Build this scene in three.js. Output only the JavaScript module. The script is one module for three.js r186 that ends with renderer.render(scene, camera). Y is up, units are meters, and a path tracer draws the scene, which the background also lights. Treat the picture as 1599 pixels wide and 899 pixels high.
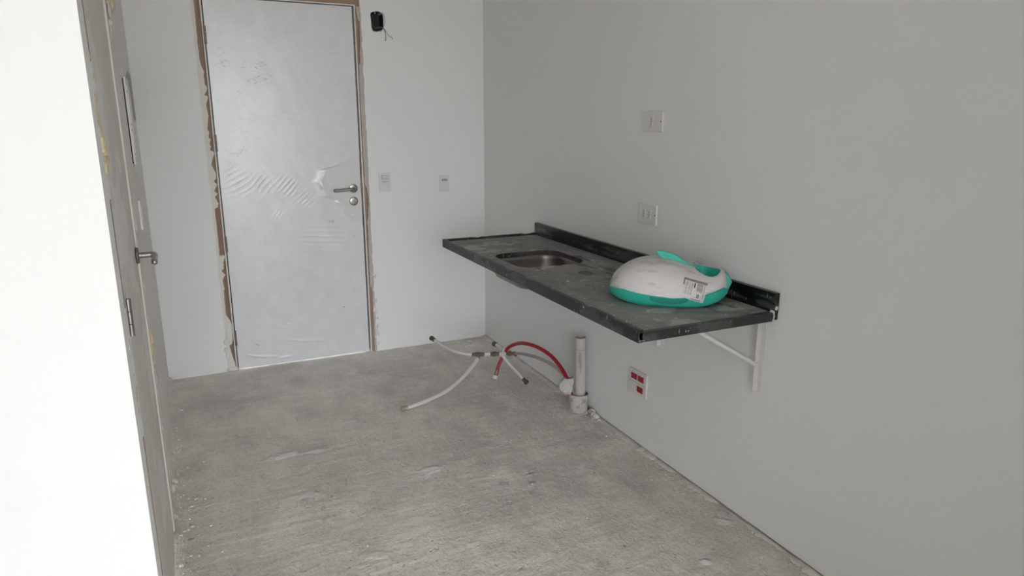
import * as THREE from 'three';
import { RoundedBoxGeometry } from 'three/addons/geometries/RoundedBoxGeometry.js';
import { mergeGeometries, mergeVertices, toCreasedNormals } from 'three/addons/utils/BufferGeometryUtils.js';
import { RectAreaLightUniformsLib } from 'three/addons/lights/RectAreaLightUniformsLib.js';

// ------------------------------------------------------------------ camera, sky, light, exposure
const scene = new THREE.Scene();
const camera = new THREE.PerspectiveCamera(46.0, 1599 / 899, 0.05, 60);
camera.position.set(-1.768, 1.476, 4.204);
camera.rotation.set(-0.24295, -0.43891, 0.0019, 'YXZ');
scene.add(camera);

const renderer = new THREE.WebGLRenderer();
renderer.toneMapping = THREE.LinearToneMapping;
renderer.toneMappingExposure = 0.47;
renderer.shadowMap.enabled = true;

// overcast sky outside the balcony door, plain darker ground below the horizon
{
  const d = new Uint8Array(64 * 256 * 4);
  for (let j = 0; j < 256; j++) for (let i = 0; i < 64; i++) d.set(j >= 128 ? [236, 243, 255, 255] : [150, 146, 140, 255], (j * 64 + i) * 4);
  const sky = new THREE.DataTexture(d, 64, 256); sky.mapping = THREE.EquirectangularReflectionMapping; sky.colorSpace = THREE.SRGBColorSpace; sky.magFilter = THREE.LinearFilter; sky.needsUpdate = true;
  scene.background = sky; scene.backgroundIntensity = 22.0;
}

// daylight falling through the balcony opening: an area light the size of the opening
RectAreaLightUniformsLib.init();
const WIN = { z0: 7.8, z1: 9.3, y0: 0.05, y1: 2.4 };            // glazed balcony door in the right wall, past the camera
const END = { x0: -4.1, x1: -0.45, y0: 0.05, y1: 2.4, z: 9.8 };  // window in the end wall behind the camera
function windowLight(name, w, h, at, towards, radiance) {
  const l = new THREE.RectAreaLight(new THREE.Color(0.92, 0.965, 1.0), radiance, w, h);
  l.position.set(...at); l.lookAt(...towards); l.name = name; scene.add(l);
}
windowLight('daylight_balcony', WIN.z1 - WIN.z0, WIN.y1 - WIN.y0, [0, (WIN.y0 + WIN.y1) / 2, (WIN.z0 + WIN.z1) / 2], [-5, (WIN.y0 + WIN.y1) / 2, (WIN.z0 + WIN.z1) / 2], 9.0);
windowLight('daylight_end', END.x1 - END.x0, END.y1 - END.y0, [(END.x0 + END.x1) / 2, (END.y0 + END.y1) / 2, END.z - 0.01], [(END.x0 + END.x1) / 2, (END.y0 + END.y1) / 2, 0], 9.0);

// ------------------------------------------------------------------ helpers
let seed = 20240611;
const rnd = () => { seed = (seed * 1664525 + 1013904223) >>> 0; return seed / 4294967296; };
const rr = (a, b) => a + (b - a) * rnd();
const clamp = (v, a, b) => Math.max(a, Math.min(b, v));
const smooth = (a, b, v) => { const t = clamp((v - a) / (b - a), 0, 1); return t * t * (3 - 2 * t); };
const PERM = new Uint8Array(512); { const p = [...Array(256).keys()]; for (let i = 255; i > 0; i--) { const j = Math.floor(rnd() * (i + 1)); [p[i], p[j]] = [p[j], p[i]]; } for (let i = 0; i < 512; i++) PERM[i] = p[i & 255]; }
function vnoise(x, y) {
  const xi = Math.floor(x), yi = Math.floor(y), fx = x - xi, fy = y - yi;
  const u = fx * fx * (3 - 2 * fx), v = fy * fy * (3 - 2 * fy), X = xi & 255, Y = yi & 255;
  const a = PERM[PERM[X] + Y], b = PERM[PERM[X + 1] + Y], c = PERM[PERM[X] + Y + 1], d = PERM[PERM[X + 1] + Y + 1];
  return (a + (b - a) * u + (c - a) * v + (a - b - c + d) * u * v) / 255;
}
function fbm(x, y, n = 4) { let s = 0, a = 0.5, t = 0; for (let i = 0; i < n; i++) { s += a * vnoise(x, y); t += a; a *= 0.5; x = x * 2.03 + 17.1; y = y * 2.03 + 9.7; } return s / t; }
const noise3 = (x, y, z) => (vnoise(x + z * 0.7, y - z * 0.4) + vnoise(y + 31.7 + z, z * 1.3 + x * 0.3) + vnoise(z + 71.3, x * 0.9 + 5.1)) / 3;
// a square of texels computed by fn(u, v) -> [r, g, b] in sRGB 0..255 (or one value for a height map)
function texture(w, h, fn, color = true) {
  const d = new Uint8Array(w * h * 4);
  for (let j = 0; j < h; j++) for (let i = 0; i < w; i++) {
    const c = fn((i + 0.5) / w, (j + 0.5) / h), k = (j * w + i) * 4;
    if (color) { d[k] = clamp(c[0], 0, 255); d[k + 1] = clamp(c[1], 0, 255); d[k + 2] = clamp(c[2], 0, 255); } else d[k] = d[k + 1] = d[k + 2] = clamp(c, 0, 255);
    d[k + 3] = 255;
  }
  const t = new THREE.DataTexture(d, w, h); t.magFilter = THREE.LinearFilter; t.minFilter = THREE.LinearMipmapLinearFilter; t.generateMipmaps = true;
  t.wrapS = t.wrapT = THREE.RepeatWrapping; if (color) t.colorSpace = THREE.SRGBColorSpace; t.needsUpdate = true; return t;
}
function std(o) { return new THREE.MeshStandardMaterial({ metalness: 0, roughness: 0.8, ...o }); }
const used = {};
const numbered = n => { const k = used[n] = (used[n] ?? -1) + 1; return k ? `${n}_${String(k).padStart(3, '0')}` : n; };
function mesh(name, geo, mat, parent) {
  const g = Array.isArray(geo) ? mergeGeometries(geo.map(q => { q = q.index ? q.toNonIndexed() : q; for (const k of Object.keys(q.attributes)) if (!['position', 'normal', 'uv'].includes(k)) q.deleteAttribute(k); return q; })) : geo;
  const m = new THREE.Mesh(g, mat); m.castShadow = m.receiveShadow = true;
  m.name = parent ? name : numbered(name); (parent || scene).add(m);
  return m;
}
function part(name, geo, mat, parent) {                          // a child, numbered among its sisters
  const n = parent.children.filter(c => c.name.replace(/_\d{3}$/, '') === name).length;
  return mesh(n ? `${name}_${String(n).padStart(3, '0')}` : name, geo, mat, parent);
}
function group(name, [x, y, z] = [0, 0, 0], turn = 0) { const g = new THREE.Group(); g.name = numbered(name); g.position.set(x, y, z); g.rotation.y = turn; scene.add(g); return g; }
function tag(o, label, category, grp) { o.userData.label = label; o.userData.category = category; if (grp) o.userData.group = grp; return o; }
function structure(o, label) { o.userData.kind = 'structure'; if (label) o.userData.label = label; return o; }
function bx(x0, x1, y0, y1, z0, z1, r = 0) {
  const w = x1 - x0, h = y1 - y0, d = z1 - z0;
  const g = r ? new RoundedBoxGeometry(w, h, d, 2, Math.min(r, w / 2.01, h / 2.01, d / 2.01)) : new THREE.BoxGeometry(w, h, d);
  g.translate((x0 + x1) / 2, (y0 + y1) / 2, (z0 + z1) / 2); return g;
}
// uv in metres from the dominant axis of each face
function metricUV(g) {
  g = g.index ? g.toNonIndexed() : g; const p = g.attributes.position, n = g.attributes.normal, uv = new Float32Array(p.count * 2);
  for (let i = 0; i < p.count; i++) {
    const ax = Math.abs(n.getX(i)), ay = Math.abs(n.getY(i)), az = Math.abs(n.getZ(i));
    if (ay >= ax && ay >= az) { uv[2 * i] = p.getX(i); uv[2 * i + 1] = p.getZ(i); } else if (ax >= az) { uv[2 * i] = p.getZ(i); uv[2 * i + 1] = p.getY(i); } else { uv[2 * i] = p.getX(i); uv[2 * i + 1] = p.getY(i); }
  }
  g.setAttribute('uv', new THREE.BufferAttribute(uv, 2)); return g;
}
const V3 = (a) => new THREE.Vector3(...a);
function tube(pts, r, n = 60, rad = 12) { return new THREE.TubeGeometry(new THREE.CatmullRomCurve3(pts.map(V3)), n, r, rad, false); }
function rod(a, b, r0, r1 = r0, seg = 16) {
  const A = V3(a), B = V3(b), g = new THREE.CylinderGeometry(r1, r0, A.distanceTo(B), seg); g.translate(0, A.distanceTo(B) / 2, 0);
  g.applyQuaternion(new THREE.Quaternion().setFromUnitVectors(new THREE.Vector3(0, 1, 0), B.clone().sub(A).normalize())); g.translate(...a); return g;
}
function ext(pts, depth, bevel = 0, holes = []) {                // outline in x, y, extruded towards +z
  const s = new THREE.Shape(pts.map(p => new THREE.Vector2(...p))); for (const h of holes) s.holes.push(new THREE.Path(h.map(p => new THREE.Vector2(...p))));
  return new THREE.ExtrudeGeometry(s, { depth, bevelEnabled: bevel > 0, bevelSize: bevel, bevelThickness: bevel, bevelSegments: 2, curveSegments: 8, bevelOffset: -bevel });
}
function lump(x, y, z, sx, sy, sz, rough = 0.35, det = 3, freq = 2.2) {   // irregular clot of foam or plaster
  let g = mergeVertices(new THREE.IcosahedronGeometry(1, det).deleteAttribute('uv').deleteAttribute('normal')); const p = g.attributes.position, o = rr(0, 50);
  for (let i = 0; i < p.count; i++) { const a = p.getX(i), b = p.getY(i), c = p.getZ(i), k = 1 - rough + 2 * rough * (0.65 * noise3(a * freq + o, b * freq, c * freq) + 0.35 * noise3(a * freq * 3 + o, b * freq * 3, c * freq * 3)); p.setXYZ(i, x + a * k * sx, y + b * k * sy, z + c * k * sz); }
  g.computeVertexNormals(); g.setAttribute('uv', new THREE.BufferAttribute(new Float32Array(p.count * 2), 2)); return g;
}
function surface(nu, nv, fn, closeU = false) {                   // grid surface, fn(s, t) -> [x, y, z]
  const pos = [], uv = [], idx = [];
  for (let i = 0; i <= nu; i++) for (let j = 0; j <= nv; j++) { pos.push(...fn(i / nu, j / nv)); uv.push(i / nu, j / nv); }
  for (let i = 0; i < nu; i++) for (let j = 0; j < nv; j++) { const a = i * (nv + 1) + j, b = a + nv + 1; idx.push(a, b, a + 1, b, b + 1, a + 1); }
  const g = new THREE.BufferGeometry(); g.setAttribute('position', new THREE.Float32BufferAttribute(pos, 3)); g.setAttribute('uv', new THREE.Float32BufferAttribute(uv, 2)); g.setIndex(idx); g.computeVertexNormals(); return g;
}
const lerpTable = (tab, x) => { if (x <= tab[0][0]) return tab[0][1]; for (let i = 1; i < tab.length; i++) if (x <= tab[i][0]) { const [a, b] = tab[i - 1], [c, d] = tab[i]; return b + (d - b) * (x - a) / (c - a); } return tab.at(-1)[1]; };

// ------------------------------------------------------------------ materials
// painted plaster: very fine roller stipple and faint unevenness of the coat
const wallBump = texture(512, 512, (u, v) => 255 * (0.6 * fbm(u * 64, v * 64, 3) + 0.4 * fbm(u * 6, v * 6, 3)), false);
const paint = std({ color: '#f2f1ee', roughness: 0.78, bumpMap: wallBump, bumpScale: 0.0007 });
const plaster = std({ color: '#e8e3da', roughness: 0.95, bumpMap: wallBump, bumpScale: 0.004 });
const greyPlaster = std({ color: '#c3bab2', roughness: 1, bumpMap: wallBump, bumpScale: 0.005 });
const woodTex = texture(256, 1024, (u, v) => { const g = fbm(u * 40, v * 5, 4), s = fbm(u * 9 + 3, v * 1.3, 3), k = 0.78 + 0.28 * g + 0.25 * (s - 0.5); return [178 * k, 147 * k, 124 * k]; });
const wood = std({ map: woodTex, roughness: 0.85 });
const whiteFrame = std({ color: '#dcd8d1', roughness: 0.5 });
const steel = std({ color: '#a09c98', roughness: 0.33, metalness: 1 });
const darkMetal = std({ color: '#8a8078', roughness: 0.5, metalness: 0.7 });
const brass = std({ color: '#8a7468', roughness: 0.5, metalness: 0.55 });
const plateWhite = std({ color: '#e6e3df', roughness: 0.35 });
const moduleWhite = std({ color: '#dedbd7', roughness: 0.4 });
const redPlastic = std({ color: '#a3121c', roughness: 0.45 });
const blackPlastic = std({ color: '#141213', roughness: 0.6 });
const pinHole = std({ color: '#3a3836', roughness: 0.9 });
const foamYellow = std({ color: '#d9cba2', roughness: 0.95 });
const foamCream = std({ color: '#d3c6ad', roughness: 0.95 });
const pexWhite = std({ color: '#d9d6d0', roughness: 0.5 });
const pexGrey = std({ color: '#a8a39d', roughness: 0.6 });
const pexRed = std({ color: '#a51f2b', roughness: 0.42 });
const pvcTex = texture(256, 256, (u, v) => { const k = 0.92 + 0.12 * fbm(u * 6, v * 6, 4), d = smooth(0.6, 0.75, fbm(u * 10 + 4, v * 14, 4)) * 0.18; return [206 * k * (1 - d), 198 * k * (1 - d), 190 * k * (1 - d)]; });
const pvc = std({ map: pvcTex, roughness: 0.6 });

// ------------------------------------------------------------------ floor: raw screed with plaster drips and smears
const FX0 = -4.3, FX1 = 0.16, FZ0 = -0.14, FZ1 = 9.95;
const smears = [[-1.52, 1.235, 0.10, 0.035, -0.2, 1], [-1.38, 1.25, 0.07, 0.03, 0.2, .6], [-0.94, 1.635, 0.07, 0.035, -0.1, .9], [-1.16, 1.0, 0.05, 0.03, 0, .5], [-1.32, 2.12, 0.06, 0.03, 0.3, .4], [-0.29, 2.64, 0.03, 0.02, 0, 1], [-0.075, 2.47, 0.05, 0.03, 0.9, .8], [-0.9, 0.3, 0.05, 0.02, 0, .5], [-0.75, 0.16, 0.05, 0.02, 0, .5], [-1.47, 1.62, 0.06, 0.03, 0.2, .4], [-1.85, 0.7, 0.05, 0.03, 0, .5], [-0.62, 1.55, 0.05, 0.02, .2, .35], [-1.2, 0.55, 0.06, 0.02, 0, .35]];
const darks = [[-0.6, 1.915, 0.022, 1], [-0.71, 1.87, 0.03, .7], [-1.86, 0.69, 0.012, 1], [-1.9, 1.75, 0.016, 1], [-0.62, 2.5, 0.03, .5], [-0.32, 1.96, 0.01, 1], [-1.88, 2.02, .015, .8]];
const drops = []; for (let i = 0; i < 620; i++) {
  const kind = rnd(); let x, z;
  if (kind < 0.3) { x = -1.95 + Math.abs(rr(-1, 1) * rr(0, 1)) * 0.35; z = rr(0, 2.6); } else if (kind < 0.45) { x = -0.02 - rnd() * rnd() * 0.3; z = rr(1.2, 3.2); } else if (kind < 0.6) { x = rr(-0.55, -0.02); z = 0.02 + rnd() * 0.35; } else { x = rr(-1.95, 0); z = rr(0, 3.4); }
  drops.push([x, z, 0.0024 + 0.011 * rnd() * rnd() * rnd(), rr(0.4, 1)]);
}
const TW = 2048, TH = 2048, VX0 = -2.1, VX1 = 0.16, VZ0 = -0.14, VZ1 = 3.6; // the part in view
const dropMap = new Float32Array(TW * TH);
for (const [x, z, r, a] of drops) {
  const sx = TW / (VX1 - VX0), sz = TH / (VZ1 - VZ0), cx = (x - VX0) * sx, cz = (z - VZ0) * sz, e = rr(0.5, 1), ph = rr(0, 3);
  for (let j = Math.floor(cz - 2 * r * sz); j <= cz + 2 * r * sz; j++) for (let i = Math.floor(cx - 2 * r * sx); i <= cx + 2 * r * sx; i++) {
    if (i < 0 || j < 0 || i >= TW || j >= TH) continue;
    const dx = (i - cx) / sx, dz = (j - cz) / sz, c = Math.cos(ph), s = Math.sin(ph), d = Math.hypot(dx * c + dz * s, (dz * c - dx * s) / e) / r * (0.7 + 0.6 * vnoise(i * 0.35, j * 0.35));
    if (d < 1) dropMap[j * TW + i] = Math.max(dropMap[j * TW + i], a * smooth(1, 0.6, d));
  }
}
const floorHeight = new Float32Array(TW * TH);
const floorTex = texture(TW, TH, (u, v) => {
  const x = VX0 + u * (VX1 - VX0), z = VZ0 + v * (VZ1 - VZ0);
  const big = fbm(x * 2.3 + 3, z * 2.3, 4), mid = fbm(x * 9, z * 6 + 40, 4), trowel = fbm(x * 7 + 0.6 * z * 4, z * 34 + 9, 3), fine = fbm(x * 140, z * 140, 2), grit = vnoise(x * 420, z * 420);
  let k = 0.80 + 0.16 * big + 0.16 * mid + 0.06 * trowel + 0.09 * (fine - 0.5) + 0.09 * (grit - 0.5);
  const pit = smooth(0.80, 0.9, fbm(x * 45 + 7, z * 45, 3)); k -= 0.05 * pit;
  let w = dropMap[Math.floor(v * TH) * TW + Math.floor(u * TW)], hgt = 0.45 * mid + 0.22 * trowel + 0.22 * fbm(x * 38, z * 30 + 3, 3) + 0.10 * fine + 0.06 * grit - 0.25 * pit + 0.4 * w;
  for (const [sx, sz, a, b, t, s] of smears) { const dx = x - sx, dz = z - sz; if (Math.abs(dx) > 0.25 || Math.abs(dz) > 0.25) continue; const c = Math.cos(t), q = Math.sin(t), d = Math.hypot((dx * c + dz * q) / a, (dz * c - dx * q) / b) + 0.9 * (fbm(x * 30, z * 45, 4) - 0.5), f = smooth(1, 0.35, d) * s; w = Math.max(w, f * Math.min(1, 0.45 + 0.9 * fbm(x * 90, z * 120, 3))); hgt += 0.5 * f; }
  for (const [sx, sz, r, s] of darks) { const d = Math.hypot(x - sx, (z - sz) * 1.3) / r + 0.8 * (fbm(x * 70, z * 70, 3) - 0.5); k -= 0.22 * s * smooth(1, 0.4, d); }
  floorHeight[Math.floor(v * TH) * TW + Math.floor(u * TW)] = hgt;
  const crust = smooth(0.66, 0.80, fbm(x * 6, z * 9 + 80, 5)) * 0.05; k += crust;
  const r = 231 * k, g = 225 * k, b = 217 * k;
  return [r + (252 - r) * w, g + (250 - g) * w, b + (246 - b) * w];
});
const floorBump = texture(TW, TH, (u, v) => 255 * clamp(0.15 + 0.55 * floorHeight[Math.floor(v * TH) * TW + Math.floor(u * TW)], 0, 1), false);
const concrete = std({ map: floorTex, bumpMap: floorBump, bumpScale: 0.030, roughness: 0.8 });
const concretePlain = std({ color: '#a8a39c', roughness: 0.85 });
{
  const f = new THREE.PlaneGeometry(VX1 - VX0, VZ1 - VZ0, 1, 1); f.rotateX(-Math.PI / 2);
  const uv = f.attributes.uv; for (let i = 0; i < uv.count; i++) uv.setY(i, 1 - uv.getY(i));
  f.translate((VX0 + VX1) / 2, 0, (VZ0 + VZ1) / 2);
  const floor = mesh('floor', [bx(FX0, FX1, -0.15, -0.002, FZ0, FZ1)], concretePlain); structure(floor, 'raw grey screed floor with white plaster drips');
  part('screed', [f], concrete, floor);
  part('screed', [bx(FX0, FX1, -0.15, 0, VZ1, FZ1), bx(FX0, VX0, -0.15, 0, FZ0, VZ1)], concretePlain, floor);
}
// ------------------------------------------------------------------ room shell
const H = 2.62;
{ // back wall with the door opening and the broken-out electrical hole
  const hole = []; for (let i = 0; i < 26; i++) { const a = i / 26 * 2 * Math.PI, k = 1 + 0.16 * (vnoise(i * 0.9, 3.3) - 0.5) + (Math.abs(Math.sin(2 * a)) > 0.8 ? 0.08 : 0); hole.push([-0.679 + 0.038 * k * Math.sign(Math.cos(a)) * Math.abs(Math.cos(a)) ** 0.75, 2.038 + 0.056 * k * Math.sign(Math.sin(a)) * Math.abs(Math.sin(a)) ** 0.75]); }
  const w = ext([[-2.14, 0], [-1.672, 0], [-1.672, 2.158], [-0.778, 2.158], [-0.778, 0], [0.02, 0], [0.02, H], [-2.14, H]], 0.14, 0, [hole]); w.translate(0, 0, -0.14);
  structure(mesh('wall_back', metricUV(w), paint), 'white painted back wall around the entrance door');
}
{ // right wall: its plaster stops a finger's breadth above the screed; the balcony opening lies past the camera
  const w = ext([[-0.14, 0.011], [9.95, 0.011], [9.95, H], [-0.14, H]], 0.15, 0, [[[WIN.z0, WIN.y0], [WIN.z0, WIN.y1], [WIN.z1, WIN.y1], [WIN.z1, WIN.y0]]]); w.rotateY(-Math.PI / 2); w.translate(0.15, 0, 0);
  structure(mesh('wall_right', [metricUV(w), metricUV(bx(0.018, 0.15, 0, 0.011, -0.14, 9.95))], paint), 'long white painted wall carrying the black worktop');
}
// left wall of the living room, out of the picture beside the camera
structure(mesh('wall_living_left', metricUV(bx(-2.75, -2.6, 0, H, 2.62, 6.5)), paint));
structure(mesh('ceiling', metricUV(bx(-4.3, 0.15, H, H + 0.15, -0.14, 9.95)), paint));
structure(mesh('wall_far_left', metricUV(bx(-4.3, -4.15, 0, H, 2.5, 9.95)), paint));
{ const w = ext([[-4.3, 0], [0.15, 0], [0.15, H], [-4.3, H]], 0.15, 0, [[[END.x0, END.y0], [END.x0, END.y1], [END.x1, END.y1], [END.x1, END.y0]]]); w.translate(0, 0, END.z); structure(mesh('wall_front', metricUV(w), paint)); }
// end of the partition that parts the kitchen from the living room, beside the camera: its shadow lies along the right wall
structure(mesh('wall_partition', metricUV(bx(-0.65, 0.0, 0, H, 3.95, 4.1)), paint));
// left wall: turned a little, with the bathroom door; x' = out into the room, z' = along the wall
const LEFT = { p: [-2.0, 0, 0], turn: Math.atan(0.027) };
const along = g => { g.rotateY(-Math.PI / 2); return g; };       // outline (z', y) extruded into the wall
{
  const tex = texture(1024, 1024, (u, v) => {                    // 2.7 m square: paint, bare grey patch round the fuse panel, filler smears
    const z = u * 2.7, y = v * 2.7, n = fbm(z * 9, y * 9, 4), n2 = fbm(z * 30 + 8, y * 30, 3);
    let c = [240, 236, 230];
    const d = Math.hypot((z - 0.28) / 0.52, (y - 1.58) / 0.13) + 0.5 * (n - 0.5) + 0.15 * (n2 - 0.5);
    const e = Math.hypot((z - 0.6) / 0.3, (y - 1.4) / 0.1) + 0.5 * (n - 0.5);
    const a = Math.max(smooth(1, 0.94, d), 0.6 * smooth(1, 0.94, e)); c = c.map((q, i) => q + ([176, 171, 164][i] - q) * a);
    const f = smooth(0.55, 0.62, fbm(z * 2.2 + 5, y * 5, 4)) * smooth(1.2, 1.6, z) * 0.6; c = c.map((q, i) => q + ([222, 213, 203][i] - q) * f);
    return c;
  });
  tex.repeat.set(1 / 2.7, 1 / 2.7);
  const m = std({ map: tex, roughness: 0.8, bumpMap: wallBump, bumpScale: 0.001 });
  const w = along(ext([[-0.14, 0.004], [1.60, 0.004], [1.60, 2.13], [2.545, 2.13], [2.545, 0.004], [2.6, 0.004], [2.6, H], [-0.14, H]], 0.15, 0, [[[0.815, 1.305], [0.815, 1.63], [1.095, 1.63], [1.095, 1.305]]]));
  const o = mesh('wall_left', metricUV(w), m); o.position.set(...LEFT.p); o.rotation.y = LEFT.turn; structure(o, 'left wall with the flush bathroom door and fuse panel');
  // its end turns the corner towards the living room
  structure(mesh('wall_return', metricUV(bx(-4.2, -1.9292, 0, H, 2.5, 2.621)), paint), 'bright white wall end in the left foreground');
}
// ------------------------------------------------------------------ plaster and mortar crusts along the foot of the walls
function ridge(len, wide, high, gapP, off) {                     // a low ragged fillet along local z
  return surface(Math.round(len / 0.006), 6, (s, t) => {
    const z = s * len, k = smooth(gapP, gapP + 0.2, fbm(z * 7 + off, off, 3)) * (0.5 + fbm(z * 45, off + 3, 3)), a = t * Math.PI / 2;
    return [-wide * k * Math.cos(a) * (0.7 + 0.6 * vnoise(z * 120 + off, 7)), high * k * Math.sin(a) + 0.0004, z];
  });
}
{
  const floor = scene.getObjectByName('floor');
  const a = part('mortar_ridge', ridge(3.3, 0.026, 0.0065, 0.30, 3), std({ color: '#e4dfd6', roughness: 1 }), floor); a.material.side = THREE.DoubleSide;
  const b = part('mortar_ridge', ridge(0.75, 0.016, 0.007, 0.3, 11), a.material, floor); b.rotation.y = -Math.PI / 2; b.position.set(-0.01, 0, 0);
  const c = part('mortar_ridge', ridge(0.34, 0.012, 0.010, 0.25, 23), a.material, floor); c.rotation.y = -Math.PI / 2; c.position.set(-1.665, 0, 0);
  const d = part('mortar_ridge', ridge(1.6, 0.012, 0.016, 0.3, 37), a.material, floor); d.rotation.y = Math.PI + LEFT.turn; d.position.set(-1.957, 0, 1.6);
  const crumbs = [];
  for (let i = 0; i < 330; i++) {
    const kind = rnd(); let x, z;
    if (kind < 0.4) { z = rr(0.02, 2.5); x = -1.995 + 0.027 * z + 0.012 + rnd() * rnd() * 0.16; } else if (kind < 0.62) { z = rr(1.3, 3.1); x = -0.008 - rnd() * rnd() * 0.15; } else if (kind < 0.75) { x = rr(-0.7, -0.05); z = 0.012 + rnd() * rnd() * 0.3; } else if (kind < 0.83) { x = rr(-1.75, -1.6); z = 0.01 + rnd() * 0.06; } else { x = rr(-1.9, -0.1); z = rr(0.1, 3); }
    if (Math.hypot(x + 0.05, z - 1.39) < 0.1) continue; const s = rr(0.0014, 0.0056) * (rnd() < 0.08 ? 1.7 : 1); crumbs.push(lump(x, s * 0.35, z, s * rr(0.8, 1.6), s * 0.6, s * rr(0.7, 1.2), 0.4, 1, 1.6));
  }
  const o = mesh('plaster_crumbs', crumbs, std({ color: '#f0ede6', roughness: 1 })); o.userData.kind = 'stuff'; o.userData.label = 'white plaster crumbs scattered over the screed along the walls'; o.userData.category = 'debris';
}
// ------------------------------------------------------------------ entrance door in the back wall
{
  const d = group('door_1', [0, 0, 0]); structure(d, 'white entrance door wrapped in wrinkled plastic film');
  // jamb boards behind broken plaster, white edge strips, stop
  const board = (x0, x1, y0, y1) => { const g = bx(x0, x1, y0, y1, -0.10, -0.010); const p = g.attributes.position, uv = g.attributes.uv; for (let i = 0; i < uv.count; i++) uv.setXY(i, y1 - y0 > x1 - x0 ? p.getX(i) * 4 : p.getY(i) * 4, (y1 - y0 > x1 - x0 ? p.getY(i) : p.getX(i)) * 0.5); return g; };
  part('jamb_board', board(-1.672, -1.632, 0.002, 2.158), wood, d); part('jamb_board', board(-0.806, -0.778, 0.002, 2.158), wood, d); part('jamb_board', board(-1.632, -0.806, 2.1235, 2.158), wood, d);
  part('frame_edge', bx(-1.634, -1.6255, 0.002, 2.1235, -0.10, 0.001, 0.001), whiteFrame, d);
  part('frame_edge', bx(-0.8145, -0.8055, 0.002, 2.1235, -0.10, 0.001, 0.001), whiteFrame, d);
  part('frame_edge', bx(-1.6255, -0.8145, 2.1155, 2.1235, -0.10, 0.001, 0.001), whiteFrame, d);
  part('door_stop', [bx(-1.6255, -1.610, 0.002, 2.1155, -0.10, -0.046), bx(-0.832, -0.8145, 0.002, 2.1155, -0.10, -0.046), bx(-1.61, -0.832, 2.10, 2.1155, -0.10, -0.046)], blackPlastic, d);
  // leaf with scuffs where the film is dirty
  const scuffs = []; const cl = (x, y, sx, sy, n, l, s) => { for (let i = 0; i < n; i++) scuffs.push([x + sx * (rnd() + rnd() + rnd() - 1.5), y + sy * (rnd() + rnd() + rnd() - 1.5), rr(0.3, 1) * l, rr(-0.9, 1.2), rr(0.3, 1) * s]); };
  cl(-1.37, 1.72, 0.10, 0.09, 60, 0.02, 1); cl(-1.55, 1.80, 0.03, 0.05, 26, 0.02, 1); cl(-1.53, 1.30, 0.06, 0.02, 16, 0.025, 1.3); cl(-1.56, 1.16, 0.04, 0.14, 34, 0.03, 0.8); cl(-1.48, 1.5, 0.14, 0.2, 60, 0.03, 0.55); cl(-1.5, 1.98, 0.14, 0.08, 40, 0.05, 0.6); cl(-0.95, 1.88, 0.03, 0.06, 8, 0.03, 0.6); cl(-1.2, 2.0, 0.2, 0.1, 14, 0.02, 0.5); cl(-1.25, 1.6, 0.2, 0.1, 30, 0.05, 0.35); cl(-1.45, 0.75, 0.25, 0.3, 40, 0.02, 0.35);
  scuffs.push([-1.018, 0.873, 0.014, 0.2, 3], [-1.010, 0.869, 0.008, -0.4, 2.5], [-0.879, 0.768, 0.006, 0, 2], [-1.503, 0.147, 0.014, -0.6, 1.8], [-0.972, 0.323, 0.006, 0.4, 1.6]);
  const W = 768, Hh = 2048, sc = new Float32Array(W * Hh);
  for (const [x, y, l, a, s] of scuffs) for (let k = -40; k <= 40; k++) { const q = k / 40 * l, px = Math.round((x + q * Math.cos(a) + 1.623) / 0.8 * W), py = Math.round((y + q * Math.sin(a)) / 2.12 * Hh); for (let i = -3; i <= 3; i++) for (let j = -3; j <= 3; j++) { const X = px + i, Y = py + j; if (X >= 0 && Y >= 0 && X < W && Y < Hh) sc[Y * W + X] = Math.min(1, sc[Y * W + X] + 0.038 * s * smooth(0.2, 0.75, vnoise(X * 0.35, Y * 0.35)) * Math.exp(-(i * i + j * j) / 3.5)); } }
  const filmTex = texture(W, Hh, (u, v) => { const s = sc[Math.floor(v * Hh) * W + Math.floor(u * W)], n = 0.97 + 0.05 * fbm(u * 14, v * 30, 4), q = n * (1 - 0.45 * s); return [230 * q, 230 * q, 230 * q]; });
  const leafM = std({ color: '#e3e1df', roughness: 0.45 });
  part('door_leaf', bx(-1.6205, -0.8245, 0.008, 2.1115, -0.042, -0.004, 0.0015), leafM, d);
  // film: a wrinkled sheet a millimetre or two off the leaf, torn away round the lock
  const tear = [[0.0, -0.826], [0.846, -0.826], [0.93, -0.908], [1.012, -0.983], [1.03, -1.036], [1.075, -1.052], [1.119, -1.060], [1.15, -1.04], [1.183, -1.029], [1.20, -0.96], [1.235, -0.90], [1.275, -0.826], [2.2, -0.826]];
  const crease = (x, y, cx, cy, ang, wav, ext_, amp) => { const c = Math.cos(ang), s = Math.sin(ang), p = (x - cx) * c + (y - cy) * s, q = -(x - cx) * s + (y - cy) * c, f = 0.5 * Math.exp(-((p / ext_[0]) ** 2 + (q / ext_[1]) ** 2)); return f * amp * (0.5 + 0.5 * Math.sin(q / wav * 6.283 + 1.5 * vnoise(p * 12, q * 20 + cx * 50))) ** 3; };
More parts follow.
